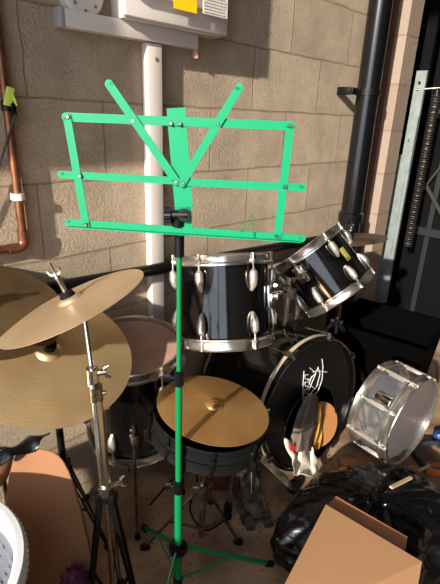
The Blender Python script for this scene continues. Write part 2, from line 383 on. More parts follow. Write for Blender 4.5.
# black waste pipe along the wall
t = thing('waste_pipe', 'thin black waste pipe sloping along the wall behind the drums', 'pipe', (1.2, -.05, .8))
A = P(20, 288, y=-.05); B = P(330, 240, y=-.05); d = (B - A).normalized()
A2 = P(150, 270.5, y=-.05); B2 = P(300, 243, y=-.05); d = (B2 - A2).normalized(); A = A2 - d * .85; B = A2 + d * ((2.13 - A2.x) / d.x)
MB().tube([A, B], .021, 20).build('pipe', M_blackpl, t)
MB().tube([B - d * .05, B + d * .02], .026, 20).build('joint_sleeve', M_blackpl, t)
# door arm and spring by the pier
t = thing('garage_door_arm', 'galvanised door channel with a coil spring fixed beside the pier', 'door fitting', (2.7, -.12, .0))
mb = MB().box((2.70, -.125, .98), (.004, .056, 1.36)); mb.box((2.708, -.152, .98), (.018, .004, 1.36)); mb.box((2.708, -.098, .98), (.018, .004, 1.36))
mb.box((2.694, -.095, .62), (.008, .085, 1.2)); mb.box((2.692, -.14, 1.28), (.006, .03, .3))
mb.build('channel', M_galv, t, smooth=False)
pts = [];
for i in range(62 * 10 + 1):
    a = 2 * PI * i / 10; z = 1.54 - .85 * i / 620; pts.append((2.73 + .021 * math.cos(a), -.215 + .021 * math.sin(a), z))
MB().tube(pts, .0042, 5).build('coil_spring', M_spring, t)
MB().tube([(2.70, -.11, 1.565), (2.73, -.23, 1.575)], .008).tube([(2.73, -.215, 1.57), (2.73, -.215, 1.53)], .005).build('bolt', M_chrome2, t)
for z in (1.60, 1.3, .98, .72): MB().lathe([(0, 0), (.008, 0), (.008, .006), (0, .007)], (2.697, -.125, z), frame((-1, 0, 0)), 8).build('bolt', M_chrome2, t)
mb = MB().box((2.82, -.06, 1.6), (.03, .115, 3.19)); struct('trim_2', mb, M_door, smooth=False)

# ================================================================ drums
def square_rod(mb, p, q, rr=.003):
    mb.tube([p, q], rr, 8); mb.tube([V(q), V(q) + (V(q) - V(p)).normalized() * .007], .0042, 8)
def drum(name, label, cat, C, axis, r, L, nl, twist=0., shell=M_shell, top=M_headw, bottom=M_headw, lugs='tear', clear=False, hoopm=None, group=None, lugm=None):
    lugm = lugm or M_lug; hoopm = hoopm or M_hoop
    """C = centre of the top head, axis = from bottom to top"""
    Rr = frame(axis, (1, 0, .01)); base = V(C) - V(axis).normalized() * L
    t = thing(name, label, cat, base, Rr, group)
    ri = r - .012
    MB().lathe([(ri, .006), (ri, L - .006), (ri - .006, L - .006), (ri - .006, .006)], seg=72, closed=True).build('shell', shell, t, local=True)
    for nm, z, s, m in (('top_head', L, 1, top), ('bottom_head', 0, -1, bottom)):
        MB().lathe([(0, z - s * .002), (ri * .9, z - s * .002), (ri + .001, z - s * .004), (r - .006, z - s * .010), (r - .004, z - s * .016)], seg=72).build(nm, m, t, local=True)
        prof = [(r - .008, z + s * .010), (r - .002, z + s * .012), (r, z + s * .008), (r - .003, z + s * .002), (r - .003, z - s * .016), (r + .002, z - s * .020), (r + .002, z - s * .026), (r - .007, z - s * .022), (r - .007, z - s * .002)]
        MB().lathe(prof, seg=72, closed=True).build('hoop', hoopm, t, local=True)
    for i in range(nl):
        a = twist + 2 * PI * i / nl; u = V((math.cos(a), math.sin(a), 0)); R2 = Matrix((V((-u.y, u.x, 0)), V((0, 0, 1)), u)).transposed()
        zs = ((L * .76, 1), (L * .24, -1)) if lugs == 'tear' else ((L * .5, 0),)
        for z, s in zs:
            mb = MB(); c = u * ri + V((0, 0, z))
            if s:
                mb.tube([c + u * .002 + V((0, 0, -s * .040)), c + u * .010 + V((0, 0, -s * .024)), c + u * .014 + V((0, 0, -s * .004)), c + u * .014 + V((0, 0, s * .018)), c + u * .010 + V((0, 0, s * .024))], [.005, .011, .014, .013, .009], 12)
            else:
                mb.box(c + u * .009, (.018, L * .45, .016), R2, .004); mb.tube([c + u * .013 - V((0, 0, L * .3)), c + u * .013 + V((0, 0, L * .3))], .006, 10)
            lg = mb.build('lug', lugm, t, local=True)
            for s2 in ((s,) if s else (1, -1)):
                mb = MB()
                ze = L + .004 if s2 > 0 else -.004
                z0 = z + (s2 * .02 if s else s2 * L * .28)
                square_rod(mb, u * (r + .002) + V((0, 0, z0)), u * (r + .002) + V((0, 0, ze)))
                mb.box(u * (r + .001) + V((0, 0, ze - s2 * .018)), (.012, .006, .010), R2, .001)
                mb.build('tension_rod', lugm, t, local=True)
    return t, Rr, base

# rack tom facing the stand
C1 = V((1.070, -.246, .940)); A1 = V((.150, .245, .957)).normalized()
t1, R1, b1 = drum('rack_tom', 'black rack tom with chrome hoops, level and directly right of the green pole', 'drum', C1, A1, .168, .284, 6, twist=.35)
# tilted rack tom
C2 = V((1.605, -.232, .876)); A2v = V((-.208, .650, .730)).normalized()
t2, R2_, b2 = drum('rack_tom', 'smaller black rack tom tilted steeply, with a yellow badge', 'drum', C2, A2v, .162, .241, 6, twist=.1)
def on_shell(C, axis, r, L, px, py):
    """point on the drum's outside under a picture point"""
    a = V(axis).normalized(); d = (RM @ V(((px - 220) / 452, -(py - 292) / 452, -1))).normalized(); o = CAM - V(C)
    dp = d - a * d.dot(a); op = o - a * o.dot(a)
    A = dp.dot(dp); B = 2 * dp.dot(op); Cc = op.dot(op) - r * r; D = B * B - 4 * A * Cc
    t = (-B - math.sqrt(max(D, 0))) / (2 * A); p = CAM + d * t; n = (p - V(C)); n -= a * n.dot(a); return p, n.normalized()
p, n_ = on_shell(C2, A2v, .150, .241, 345, 254)
Rb = frame(n_, A2v)
tag(MB().box(p + n_ * .0012, (.058, .026, .002), Rb, .0006).build('badge', M_badge, t2), 'yellow oblong badge')
mb = MB()
for k in range(4): mb.box(p + n_ * .0025 + Rb @ V((-.018 + k * .012, 0, 0)), (.006, .012, .0006), Rb)
mb.build('badge_mark', M_print, t2)
# wall tom standing on legs (floor tom)
C3 = V((.733, -.172, .685)); A3 = V((-.098, -.09, .99))
t3, R3, b3 = drum('floor_tom', 'black floor tom with a stained pinkish head, half hidden by the large cymbals', 'drum', C3, A3, .168, .366, 6, twist=.5, top=M_headp)
for ang in (-2.2, -.55, 1.2):
    u = V((math.cos(ang), math.sin(ang), 0)); r = .158
    # legs stand plumb enough to reach the floor
    pt = b3 + R3 @ (u * .172 + V((0, 0, .13))); pb = V((pt.x + u.x * .0, pt.y, .0))
    lg = MB().tube([pt + V((0, 0, .05)), V((pt.x, pt.y, .05)), V((pt.x, pt.y, .012))], .0048, 10).build('leg', M_chrome2, t3)
    MB().tube([V((pt.x, pt.y, .022)), V((pt.x, pt.y, .001))], [.009, .011], 12).build('rubber_foot', M_rubber, lg)
    MB().box(b3 + R3 @ (u * .168 + V((0, 0, .12))), (.022, .022, .04), R3, .004).build('leg_bracket', M_chrome, t3)

# bass drum
KC = V((1.415, -.47, .292)); KA = V((-.10, -.985, .10)).normalized(); KR = .290; KL = .40
KF = frame(KA, (0, 0, 1))       # local x = up, z = forward
KB = KC - KA * KL
tk = thing('bass_drum', 'black bass drum lying on its side with a silver striped hoop', 'drum', (KB.x, KB.y, 0), None)
def kp(a, rr, z): return KB + KF @ V((math.cos(a) * rr, math.sin(a) * rr, z))
MB().lathe([(.272, .03), (.272, KL - .03), (.264, KL - .03), (.264, .03)], KB, KF, 96, closed=True).build('shell', M_shell, tk)
for z, nm in ((KL, 1), (0, -1)):
    a_, b_ = (z - .045, z) if nm > 0 else (z, z + .045)
    MB().lathe([(.290, a_), (.290, b_), (.286, b_ + .0015), (.278, b_ + .0015), (.276, b_), (.276, a_)], KB, KF, 96, closed=True).build('hoop', M_shell, tk)
    MB().lathe([(.2905, a_ + .010), (.2915, a_ + .010), (.2915, a_ + .027), (.2905, a_ + .027)], KB, KF, 96, closed=True).build('hoop_stripe', M_inlay, tk)
MB().lathe([(0, .012), (.27, .012), (.274, .02)], KB, KF, 72).build('rear_head', M_headb, tk)
# front head: black film with a big port cut in its lower part
mb = MB(); NN = 72; hc = V((-.095, .0)); hr = .165
outer = [mb.bm.verts.new(kp(2 * PI * i / NN, .276, KL - .012)) for i in range(NN)]
inn = [mb.bm.verts.new(KB + KF @ V((hc.x + hr * math.cos(2 * PI * i / NN), hc.y + hr * math.sin(2 * PI * i / NN), KL - .012))) for i in range(NN)]
mb.bridge(outer, inn); hd = mb.build('front_head', M_headb, tk)
mb = MB(); pts = [KB + KF @ V((hc.x + hr * math.cos(2 * PI * i / 48), hc.y + hr * math.sin(2 * PI * i / 48), KL - .011)) for i in range(48)]
mb.tube(pts, .0035, 8, closed=True); mb.build('port_rim', M_blackpl, hd)
# logo outline drawn on the head
def kface(px, py, dz=-.009):
    o = KB + KA * (KL + dz); d = RM @ V(((px - 220) / 452, -(py - 292) / 452, -1)); return CAM + d * ((o - CAM).dot(KA) / d.dot(KA))
mb = MB()
def stroke(pl, r=.0016): mb.tube([kface(*q) for q in pl], r, 6)
stroke([(322, 359), (323, 366), (322, 380), (318, 391), (311, 398), (303, 402), (303, 385), (304, 371)])
stroke([(318, 367), (320, 374), (317, 386), (310, 394)])
stroke([(313, 372), (317, 371), (327, 372)], .0022); stroke([(309, 380), (315, 374), (318, 368)])
stroke([(310, 368), (316, 373), (311, 385), (308, 392)]); stroke([(314, 388), (309, 384), (312, 376)])
for k in range(7):
    yy = 375 + k * 3.6; stroke([(305, yy), (308.5, yy + (.8 if k % 2 else -.4))], .0018); stroke([(305 + (k % 2) * 3, yy), (305 + (k % 2) * 3, yy + 2.2)], .0015)
mb.build('logo', M_logo, hd)
for i in range(8):
    a = PI / 8 + .1 + i * PI / 4
    for s in (1, -1):
        zz = KL + .003 if s > 0 else -.003; zi = KL * .5 + s * .075
        mb = MB(); u = (KF @ V((math.cos(a), math.sin(a), 0)))
        mb.tube([kp(a, .294, zi), kp(a, .299, zz - s * .05), kp(a, .300, zz - s * .02)], .0032, 8)
        mb.build('tension_rod', M_chrome, tk)
        mb = MB(); Rc = Matrix((KF @ V((-math.sin(a), math.cos(a), 0)), u, KA)).transposed()
        mb.box(kp(a, .300, zz - s * .02), (.022, .012, .045), Rc, .003); mb.box(kp(a, .289, zz + s * .002), (.018, .028, .006), Rc, .002)
        mb.build('claw_hook', M_chrome2, tk)
    mb = MB(); mb.box(kp(a, .280, KL * .5), (.022, .022, .06), Matrix((KF @ V((-math.sin(a), math.cos(a), 0)), KF @ V((math.cos(a), math.sin(a), 0)), KA)).transposed(), .005)
    mb.build('lug', M_chrome2, tk)
for s in (1, -1):
    pa = kp(s * 1.75, .276, KL * .78); pb = V((pa.x + s * .11 * (1 if KF.col[1].x > 0 else -1), pa.y - .12, .012))
    sp = MB().tube([pa, pb], .006, 10).build('spur', M_chrome2, tk); MB().tube([lerp(pa, pb, .93), pb - V((0, 0, .010))], [.011, .012], 12).build('rubber_foot', M_rubber, sp)
# tom holder on top of the bass drum
Hb = KB + KF @ V((.272, 0, .19))
hx = P(293, 322, y=Hb.y); 
th = MB().box(V(((P(286, 312, y=Hb.y).x + P(297, 312, y=Hb.y).x) / 2, Hb.y, Hb.z + .010)), (.10, .075, .034), None, .008).build('tom_holder', M_chrome2, tk)
mb = MB(); 
hc0 = P(286, 312, y=Hb.y); hc1 = P(297, 312, y=Hb.y); posts = [V((hc0.x, Hb.y, Hb.z + .004)), V((hc1.x, Hb.y, Hb.z + .004))]
topz = P(296, 268, y=Hb.y).z
mb.tube([posts[0], V((posts[0].x, posts[0].y, topz - .03))], .0125, 16); mb.tube([posts[1], V((posts[1].x, posts[1].y, topz))], .0125, 16)
mb.build('post', M_lug, th)
for pz, p0 in ((topz - .10, posts[0]), (topz - .045, posts[1])):
    mb = MB()
    for s in (-1, 1): mb.tube([V((p0.x, p0.y, pz + s * .018 - .01)), V((p0.x, p0.y, pz + s * .018 + .01))], [.02, .02], 14)
    mb.box(V((p0.x, p0.y - .02, pz)), (.03, .03, .05), None, .006)
    mb.build('clamp', M_lug, th)
# arms into the toms
q1, n1 = on_shell(C1, A1, .156, .284, 268, 296); q2, n2 = on_shell(C2, A2v, .150, .241, 302, 274)
mb = MB(); mb.tube([V((posts[0].x, posts[0].y, topz - .10)), q1 + V((.04, 0, 0)), q1], .0085, 12); mb.tube([V((posts[0].x, posts[0].y, topz - .07)), V((posts[0].x - .03, posts[0].y - .02, topz - .06)), q1 + V((.035, 0, .03))], .006, 10)
mb.build('arm', M_chrome, th)
ps = V((posts[1].x, posts[1].y, topz - .045))
mb = MB(); mb.tube([ps, lerp(ps, q2, .5) + V((0, -.02, .015)), q2], .0085, 12); mb.tube([lerp(ps, q2, .35) + V((0, -.02, -.012)), lerp(ps, q2, .6) + V((0, -.01, .03))], .02, 14); mb.build('arm', M_chrome, th)
for (q, nn, ax_, tt) in ((q1, n1, A1, t1), (q2, n2, A2v, t2)):
    mb = MB(); Rq = frame(nn, ax_); mb.box(q + nn * .006, (.075, .05, .012), Rq, .005); mb.tube([q, q + nn * .032], [.018, .014], 14); mb.build('mount_bracket', M_chrome, tt)
    MB().tube([q + nn * .02 - Rq.col[1] * .04, q + nn * .02 + Rq.col[1] * .04], .0045, 8).tube([q + nn * .02 + Rq.col[1] * .03, q + nn * .02 + Rq.col[1] * .045], .012, 8, flat=(1, .35)).build('wing_bolt', M_chrome, tt)

# clear snare lying against the bass drum
CS = V((1.597, -.799, .299))
AS = V((-.10, -.985, -.03)).normalized()
ts, RS, bs = drum('snare_drum', 'clear acrylic snare drum on its side with a hazy head, right of the bass drum', 'drum', CS, AS, .187, .15, 8, twist=.2, shell=M_clear, top=M_haze, bottom=M_clear, lugs='tube')
mb = MB(); mb.box(bs + RS @ V((-.14, .13, .09)), (.03, .03, .06), RS, .004).build('strainer', M_chrome, ts)
tag(MB().box((CS.x - .02, CS.y + .08, .028), (.32, .09, .05), frame((0, 0, 1), (.8, -.6, 0)), .003).build('timber_offcut', M_wood), 'timber offcut on the floor under the clear snare', 'wood')

# black snare with a cymbal lying over it
CH = V((.794, -.501, .597)); AH = V((.113, -.107, .988)).normalized()
CB = CH - AH * .028 + V((-.016, -.004, 0))
tb, RB, bb = drum('snare_drum', 'black snare drum under the small golden cymbal', 'drum', CB, AH, .165, .055, 8, twist=.1, hoopm=M_rubber, top=M_headb, lugs='tube', lugm=M_blackpl)

# ================================================================ cymbals
def cymbal(name, label, C, axis, r, m, bow=.055, bell=.16, group=None):
    """C = centre of the rim plane"""
    Rr = frame(axis, (1, 0, .01)); t = None
    hb = r * bow * 1.6; br = r * bell; prof = []
    top = []
    for i in range(15):
        q = 1 - i / 14; rr = br + (r - br) * q; top.append((rr, hb * (1 - q ** 1.7) * .62))
    zt = top[-1][1]
    for i in range(1, 9):
        a = i / 8 * PI / 2; top.append((br * math.cos(a) * .95 + .0001 if i < 8 else .006, zt + r * .07 * math.sin(a)))
    th = .0014
    prof = top + [(a, b - th) for a, b in top[::-1]]
    mb = MB(); mb.lathe(prof, seg=96, closed=True)
    o = mb.build(name, m, None, angle=60) if False else None
    me_o = bpy.data.objects
    bm = mb.bm; bmesh.ops.recalc_face_normals(bm, faces=bm.faces[:]); me = bpy.data.meshes.new(name); bm.to_mesh(me); bm.free(); me.materials.append(m)
    me.polygons.foreach_set('use_smooth', [True] * len(me.polygons)); me.set_sharp_from_angle(angle=math.radians(50))
    o = bpy.data.objects.new(name, me); COL.objects.link(o); mw = Matrix.Translation(V(C)) @ Rr.to_4x4(); o.matrix_basis = mw; ROOT[o.name] = mw
    tag(o, label, 'cymbal', group); return o, zt + r * .07
CC = V((.456, -.359, .964)); AC = V((-.276, .292, .916)).normalized()
crash, hC = cymbal('crash_cymbal', 'thin bronze cymbal tilted nearly edge-on in front of the large ride', CC, AC, .180, M_cymc, bow=.07, bell=.17)
CR = V((.440, -.232, .787)); AR = V((-.02, -.44, .90)).normalized()
ride, hR = cymbal('ride_cymbal', 'largest bronze cymbal tilted toward the viewer at left', CR, AR, .220, M_cym, bow=.06, bell=.16)
hat, hH = cymbal('hi_hat_cymbal', 'golden cymbal lying flat over the black snare drum', CH - AH * .004, AH, .166, M_cymh, bow=.05, bell=.17)
mb = MB()
# cymbal print: two faint lines of stamped lettering strokes
for k in range(9): mb.box(V((-.07 + k * .012, .115, .0035)), (.008, .003, .0004))
for k in range(7): mb.box(V((-.055 + k * .012, .107, .0045)), (.008, .002, .0004))
mb.build('stamp', M_tan, hat, local=True)
C4 = P(-14, 306, y=-.16); A4 = V((.12, -.35, .93)).normalized()
back, hB = cymbal('crash_cymbal', 'dull bronze cymbal behind the tilted one at the left edge', C4, A4, .19, M_cymd)
C5 = CAM + (P(350, 238, y=-.2) - CAM) * 1.0; A5 = V((-.02, .14, .99)).normalized()
C5 = P(350, 239, y=-.32)
sm, hS = cymbal('splash_cymbal', 'small dark cymbal seen edge-on behind the tilted tom', C5, A5, .158, mat('bronze_old', (92, 74, 56), .5, metal=.5), bow=.05)

# ================================================================ cymbal stands
def tripod(t, c, zh, feet, m, r=.0055, foot=True, zb=None, double=True):
    """legs from a hub at height zh on the pole at c down to the feet, with braces"""
    for f in feet:
        f = V((f[0], f[1], 0)); h = V((c[0], c[1], zh)); d = V((f.x - h.x, f.y - h.y, 0)).normalized(); sd_ = V((-d.y, d.x, 0)) * .010
        mb = MB()
        end = f + V((0, 0, .016))
        if double:
            mb.bar(h + sd_ + d * .015, end + sd_ * .3, .012, .002, sd_); mb.bar(h - sd_ + d * .015, end - sd_ * .3, .012, .002, sd_)
        else: mb.tube([h + d * .01, end], r, 10)
        lg = mb.build('leg', m, t)
        MB().tube([end - d * .012 + V((0, 0, .006)), end + d * .012 - V((0, 0, .006))], [.011, .011], 12).build('rubber_foot', M_rubber, lg)
        if zb is not None:
            mid = lerp(h, end, .55); MB().bar(V((c[0], c[1], zb)), mid, .009, .002, sd_).build('brace', m, t)
    mb = MB().tube([(c[0], c[1], zh - .018), (c[0], c[1], zh + .022)], .017, 16); 
    for f in feet:
        d = V((f[0] - c[0], f[1] - c[1], 0)).normalized(); mb.box(V((c[0], c[1], zh)) + d * .02, (.022, .022, .026), frame((0, 0, 1), d), .003)
    mb.build('hub', m, t)
def wing(mb, p, ax_, s=1.):
    ax_ = V(ax_).normalized(); R = frame(ax_)
    mb.tube([p, p + ax_ * .014 * s], [.008 * s, .006 * s], 12)
    for k in (-1, 1): mb.tube([p + ax_ * .006, p + ax_ * .012 * s + R.col[0] * k * .012 * s, p + ax_ * .022 * s + R.col[0] * k * .016 * s], [.004 * s, .0045 * s, .003 * s], 8)

# crash stand
FX, FY = .575, -.30
t = thing('cymbal_stand', 'chrome cymbal stand with a braced tripod carrying the tilted cymbal', 'cymbal stand', (FX, FY, 0))
ctop = CC + AC * (hC - .004)
j = CC - AC * .035
boom = P(84.5, 317, y=-.385)
p1 = P(92.5, 374, y=-.44); p2 = P(96.5, 400, y=-.45); p3 = P(105.5, 488, y=-.475); bot = V((FX, FY, .03))
bot = V((p3.x, p3.y, .03)) if True else bot
MB().tube([p1, boom, boom + V((-.004, .003, .02))], .0055, 12).build('top_rod', M_chrome, t)
mb = MB().tube([boom + V((-.004, .003, .012)), j + (j - ctop) * .02], .008, 12); mb.tube([j - V((.012, .008, 0)), j + V((.012, .008, 0))], .013, 14); mb.tube([j, ctop + AC * .035], .0032, 10); mb.build('tilter', M_chrome2, t)
fe = MB().tube([CC + AC * (hC - .002), CC + AC * (hC + .010)], [.019, .015], 20).build('felt', M_rubber, t)
MB().tube([CC + AC * (hC + .010), CC + AC * (hC + .050)], .006, 10).tube([CC + AC * (hC + .05), CC + AC * (hC + .085)], .0035, 8).build('sleeve', M_chrome, t)
mb = MB(); wing(mb, CC + AC * (hC + .046), AC); mb.build('wing_nut', M_chrome, t)
MB().tube([p1 + V((0, 0, .02)), p2], .0085, 14).build('middle_tube', M_chrome, t)
mb = MB().tube([p1 + V((0, 0, .015)), p1 - V((0, 0, .03))], .0145, 16); mb.tube([p1, p1 + V((.014, -.012, .004))], .007, 10); wing(mb, p1 + V((.014, -.012, .004)), (.75, -.6, .1)); mb.build('clutch', M_chrome, t)
MB().tube([p2 + V((0, 0, .03)), p3], .0135, 16).build('lower_tube', M_chrome, t)
mb = MB().tube([p2 + V((0, 0, .04)), p2 + V((0, 0, .0))], .016, 16); mb.tube([p2 + V((0, 0, .02)), p2 + V((.018, -.014, .02))], .006, 8); mb.build('clutch', M_chrome2, t)
q3 = p3 - V((0, 0, .02))
mb = MB().tube([p3, q3, V((q3.x, q3.y, .03))], .0062, 12); mb.build('centre_rod', M_chrome, t)
tripod(t, (q3.x, q3.y), q3.z, [(q3.x + .035, q3.y - .10), (q3.x + .07, q3.y + .08), (q3.x - .08, q3.y + .02)], M_blackpl, zb=.08)
mb = MB().tube([p3 + V((0, 0, .012)), p3 - V((0, 0, .016))], .019, 18); mb.tube([p3, p3 + V((.026, -.012, .004))], .006, 8); wing(mb, p3 + V((.026, -.012, .004)), (.9, -.3, .1)); mb.build('collar', M_chrome, t)

# ride stand (mostly hidden)
rb = P(63, 462, y=-.09)
t = thing('cymbal_stand', 'black-legged cymbal stand behind the ride with its pole in front of the wall', 'cymbal stand', (rb.x, rb.y, 0))
rtop = CR + AR * hR
mb = MB().tube([CR - AR * .03, rtop + AR * .03], .0035, 10); mb.tube([CR - AR * .03, V((CR.x + .02, CR.y + .07, CR.z - .1)), V((rb.x, rb.y, .60))], .0065, 10); mb.build('top_rod', M_chrome2, t)
mb = MB().tube([rtop - AR * .002, rtop + AR * .014], .017, 18); mb.tube([rtop + AR * .014, rtop + AR * .022], .009, 14); mb.build('felt', M_rubber, t)
mb = MB(); wing(mb, rtop + AR * .022, AR, .9); mb.build('wing_nut', M_blackpl, t)
MB().tube([(rb.x, rb.y, .62), (rb.x, rb.y, .06)], .0115, 14).build('pole', M_blackpl, t)
tripod(t, (rb.x, rb.y), .28, [(rb.x - .2, rb.y + .02), (rb.x + .05, rb.y - .17), (rb.x + .1, rb.y + .07)], M_blackpl, zb=.1)

# back-left cymbal stand
t = thing('cymbal_stand', 'cymbal stand at the left edge holding the dull cymbal behind', 'cymbal stand', (C4.x - .02, C4.y, 0))
top = C4 + A4 * hB
MB().tube([top + A4 * .03, C4 - A4 * .04, V((C4.x - .02, C4.y + .03, C4.z - .12)), V((C4.x - .02, C4.y + .03, .06))], .007, 12).build('pole', M_chrome2, t)
MB().tube([top, top + A4 * .012], .016, 16).build('felt', M_rubber, t)
tripod(t, (C4.x - .02, C4.y + .03), .25, [(C4.x - .2, C4.y + .03), (C4.x + .02, C4.y - .18), (C4.x + .07, C4.y + .08)], M_chrome2)

# back-right stand
sx_, sy_ = P(337, 300, y=-.30).x, -.30
t = thing('cymbal_stand', 'cymbal stand with splayed legs behind the tilted tom holding the small dark cymbal', 'cymbal stand', (sx_, sy_, 0))
top = C5 + A5 * hS
hub = P(337, 322, y=-.30)
MB().tube([top + V((0, 0, .05)), C5 - V((0, 0, .03))], .004, 10).tube([C5 - V((0, 0, .02)), V((C5.x, C5.y, C5.z - .08)), V((hub.x, hub.y, hub.z + .12)), V((hub.x, hub.y, hub.z - .06))], .0085, 12).build('pole', M_chrome2, t)
MB().tube([top, top + V((0, 0, .018))], .017, 16).build('felt', M_rubber, t)
mb = MB(); wing(mb, top + V((0, 0, .018)), (0, 0, 1), 1.2); mb.build('wing_nut', M_chrome, t)
MB().tube([hub + V((0, 0, .09)), hub + V((0, 0, .03))], .014, 14).build('clutch', M_chrome2, t)
f1 = P(373, 367, z=.12)
tripod(t, (hub.x, hub.y), hub.z, [(hub.x + .04, hub.y - .30), (hub.x - .13, hub.y + .26), (hub.x + .14, hub.y + .27)], M_blackpl, zb=max(hub.z - .2, .1))

# stand under the black snare
cbx = bb - AH * .02
t = thing('snare_stand', 'chrome snare stand with tripod legs under the black snare drum', 'snare stand', (cbx.x, cbx.y, 0))
mb = MB().tube([(cbx.x, cbx.y, .40), (cbx.x, cbx.y, .10)], .0105, 14); mb.build('pole', M_chrome2, t)
for k in range(3):
    a = .6 + k * 2 * PI / 3; u = V((math.cos(a), math.sin(a), 0)); e = bb + RB @ (u * .171)
    mb = MB().tube([V((cbx.x, cbx.y, .40)), lerp(V((cbx.x, cbx.y, .42)), e, .8) - V((0, 0, .03)), e - V((0, 0, .012)) + (e - bb).normalized() * .006, e + V((0, 0, .018)) + (e - bb).normalized() * .008], .0045, 10)
    mb.build('basket_arm', M_chrome2, t)
tripod(t, (cbx.x, cbx.y), .30, [tuple(P(238, 545, z=0)[:2]), (cbx.x - .12, cbx.y + .15), (cbx.x + .18, cbx.y + .14)], M_chrome2, zb=.13, double=False)
MB().tube([V((cbx.x, cbx.y, .42)), V((cbx.x, cbx.y, .36))], .016, 14).build('clutch', M_chrome2, t)

# ================================================================ bass drum pedals
PB = P(250, 500, z=.0)
M_ped = mat('pedal_metal', (120, 108, 96), .35, metal=.5, col2=(60, 54, 48), vscale=30)
t = thing('bass_drum_pedal', 'double-post bass drum pedal on the floor left of the bass drum', 'drum pedal', (PB.x, PB.y, 0))
u = V((.55, .83, 0)).normalized(); s = V((.83, -.55, 0)).normalized()
Rp = Matrix((s, u, V((0, 0, 1)))).transposed()
MB().box(PB + V((0, 0, .006)), (.12, .22, .008), Rp, .002).build('base_plate', M_ped, t)
fb = MB(); Rf = Matrix((s, (u + V((0, 0, .45))).normalized(), s.cross((u + V((0, 0, .45))).normalized()))).transposed()
fb.box(PB + V((0, 0, .055)) - u * .01, (.075, .20, .008), Rf, .003)
for k in range(6): fb.box(PB + V((0, 0, .055)) - u * .01 + Rf @ V((0, -.07 + k * .028, .006)), (.06, .006, .004), Rf)
fb.build('footboard', M_ped, t)
for k in (-1, 1):
    mb = MB().box(PB + s * k * .052 + u * .085 + V((0, 0, .09)), (.014, .026, .17), Rp, .004); mb.tube([PB + s * k * .052 + u * .085 + V((0, 0, .165)), PB + s * k * .075 + u * .085 + V((0, 0, .165))], .012, 12)
    mb.build('post', M_ped, t)
MB().tube([PB - s * .06 + u * .085 + V((0, 0, .165)), PB + s * .06 + u * .085 + V((0, 0, .165))], .007, 10).box(PB + u * .085 + V((0, 0, .165)), (.026, .03, .03), Rp, .005).build('axle', M_ped, t)
for k in (-1, 1):
    MB().box(PB + s * k * .034 - u * .115 + V((0, 0, .016)), (.034, .05, .03), Rp, .006).tube([PB + s * k * .034 - u * .09 + V((0, 0, .03)), PB + s * k * .034 - u * .03 + V((0, 0, .045))], .008, 10).build('heel_hinge', M_ped, t)
bt = MB().tube([PB + u * .085 + V((0, 0, .165)), PB + u * .045 + V((0, 0, .33))], .0035, 8).build('beater_rod', M_ped, t)
MB().tube([PB + u * .03 + V((0, 0, .325)), PB + u * .07 + V((0, 0, .335))], [.02, .026], 16).build('beater', M_cream, bt)
mb = MB()
for k in range(9): mb.box(PB + u * .075 + V((0, 0, .15 - k * .010)), (.014, .004 + .003 * (k % 2), .008), Rp, .001)
mb.build('chain', M_ped, t)
pts = [PB + s * .068 + u * .085 + V((.004 * math.cos(i * .9), .004 * math.sin(i * .9), .15 - i * .0017)) for i in range(60)]
MB().tube(pts, .0013, 5).build('spring', M_ped, t)
# second pedal / hi-hat base parts, black
PB2 = P(286, 470, z=0)
t = thing('hi_hat_clutch_arm', 'folded grey metal hinge arm leaning by the bass drum hoop', 'drum hardware', (PB2.x, PB2.y, 0))
mb = MB().bar(P(262, 458, z=.16), P(292, 486, z=.03), .03, .006, (0, -.6, .8)); mb.build('plate', M_ped, t)
MB().tube([P(289, 485, z=.045), P(299, 484, z=.015)], .013, 12).tube([P(292, 490, z=.02), P(294, 483, z=.02)], .02, 12).build('knob', M_blackpl, t)

# blue-lit chrome spur rod with rubber tip in front of the pedal
a = P(237, 452, z=.27); b = P(228, 505, z=.06)
t = thing('support_rod', 'slim steel rod with a black rubber tip standing left of the pedal', 'stand leg', (b.x, b.y, 0))
MB().tube([a, b], .0065, 10).tube([lerp(a, b, .55), lerp(a, b, .62)], .010, 12).build('rod', M_ped, t)
MB().tube([lerp(a, b, .93), b, V((b.x, b.y, .002)) * 1.0], [.010, .014, .017], 14).build('rubber_tip', M_rubber, t)
tag(MB().box(P(222, 470, z=.10), (.010, .14, .20), frame((0, 0, 1), (.75, .65, 0)), .002).build('rusty_board', M_rust), 'dark red board standing on edge behind the steel rod', 'board')
tag(MB().sheet([P(237, 438, z=.3), P(231, 452, z=.29), P(245, 448, z=.29)], .002).build('paper_triangle', M_paper), 'small pale triangle of card below the golden cymbal', 'card')

# ================================================================ green music stand
pz = V((.6015, -.5707, 0))
fw = V((.6465, .7629, 0)); rt = V((fw.y, -fw.x, 0)); yw = math.radians(-7); tl = math.radians(5)
hd_ = (rt * math.cos(yw) + fw * math.sin(yw)).normalized(); bk = V((0, 0, 1)).cross(hd_); bk = bk if bk.dot(fw) > 0 else -bk
upv = (V((0, 0, 1)) * math.cos(tl) + bk * math.sin(tl)).normalized(); DN = hd_.cross(upv).normalized()
if DN.dot(CAM - pz) < 0: DN = -DN
d0 = (RM @ V(((183 - 220) / 452, -(212 - 292) / 452, -1))); DP = CAM + d0 * .91
def D(px, py, off=0.):
    d = RM @ V(((px - 220) / 452, -(py - 292) / 452, -1)); o = DP + DN * off; return CAM + d * ((o - CAM).dot(DN) / d.dot(DN))
t = thing('music_stand', 'bright green folding music stand in front of the drums', 'music stand', (pz.x, pz.y, 0))
th_ = .0022
def strip(nm, a, b, wd=.0155, off=0., par=t, m=M_green):
    mb = MB(); A_, B_ = D(*a, off), D(*b, off); mb.bar(A_, B_, wd, th_, DN)
    for e in (A_, B_): mb.tube([e - DN * th_ / 2, e + DN * th_ / 2], wd / 2, 16)
    return mb.build(nm, m, par)
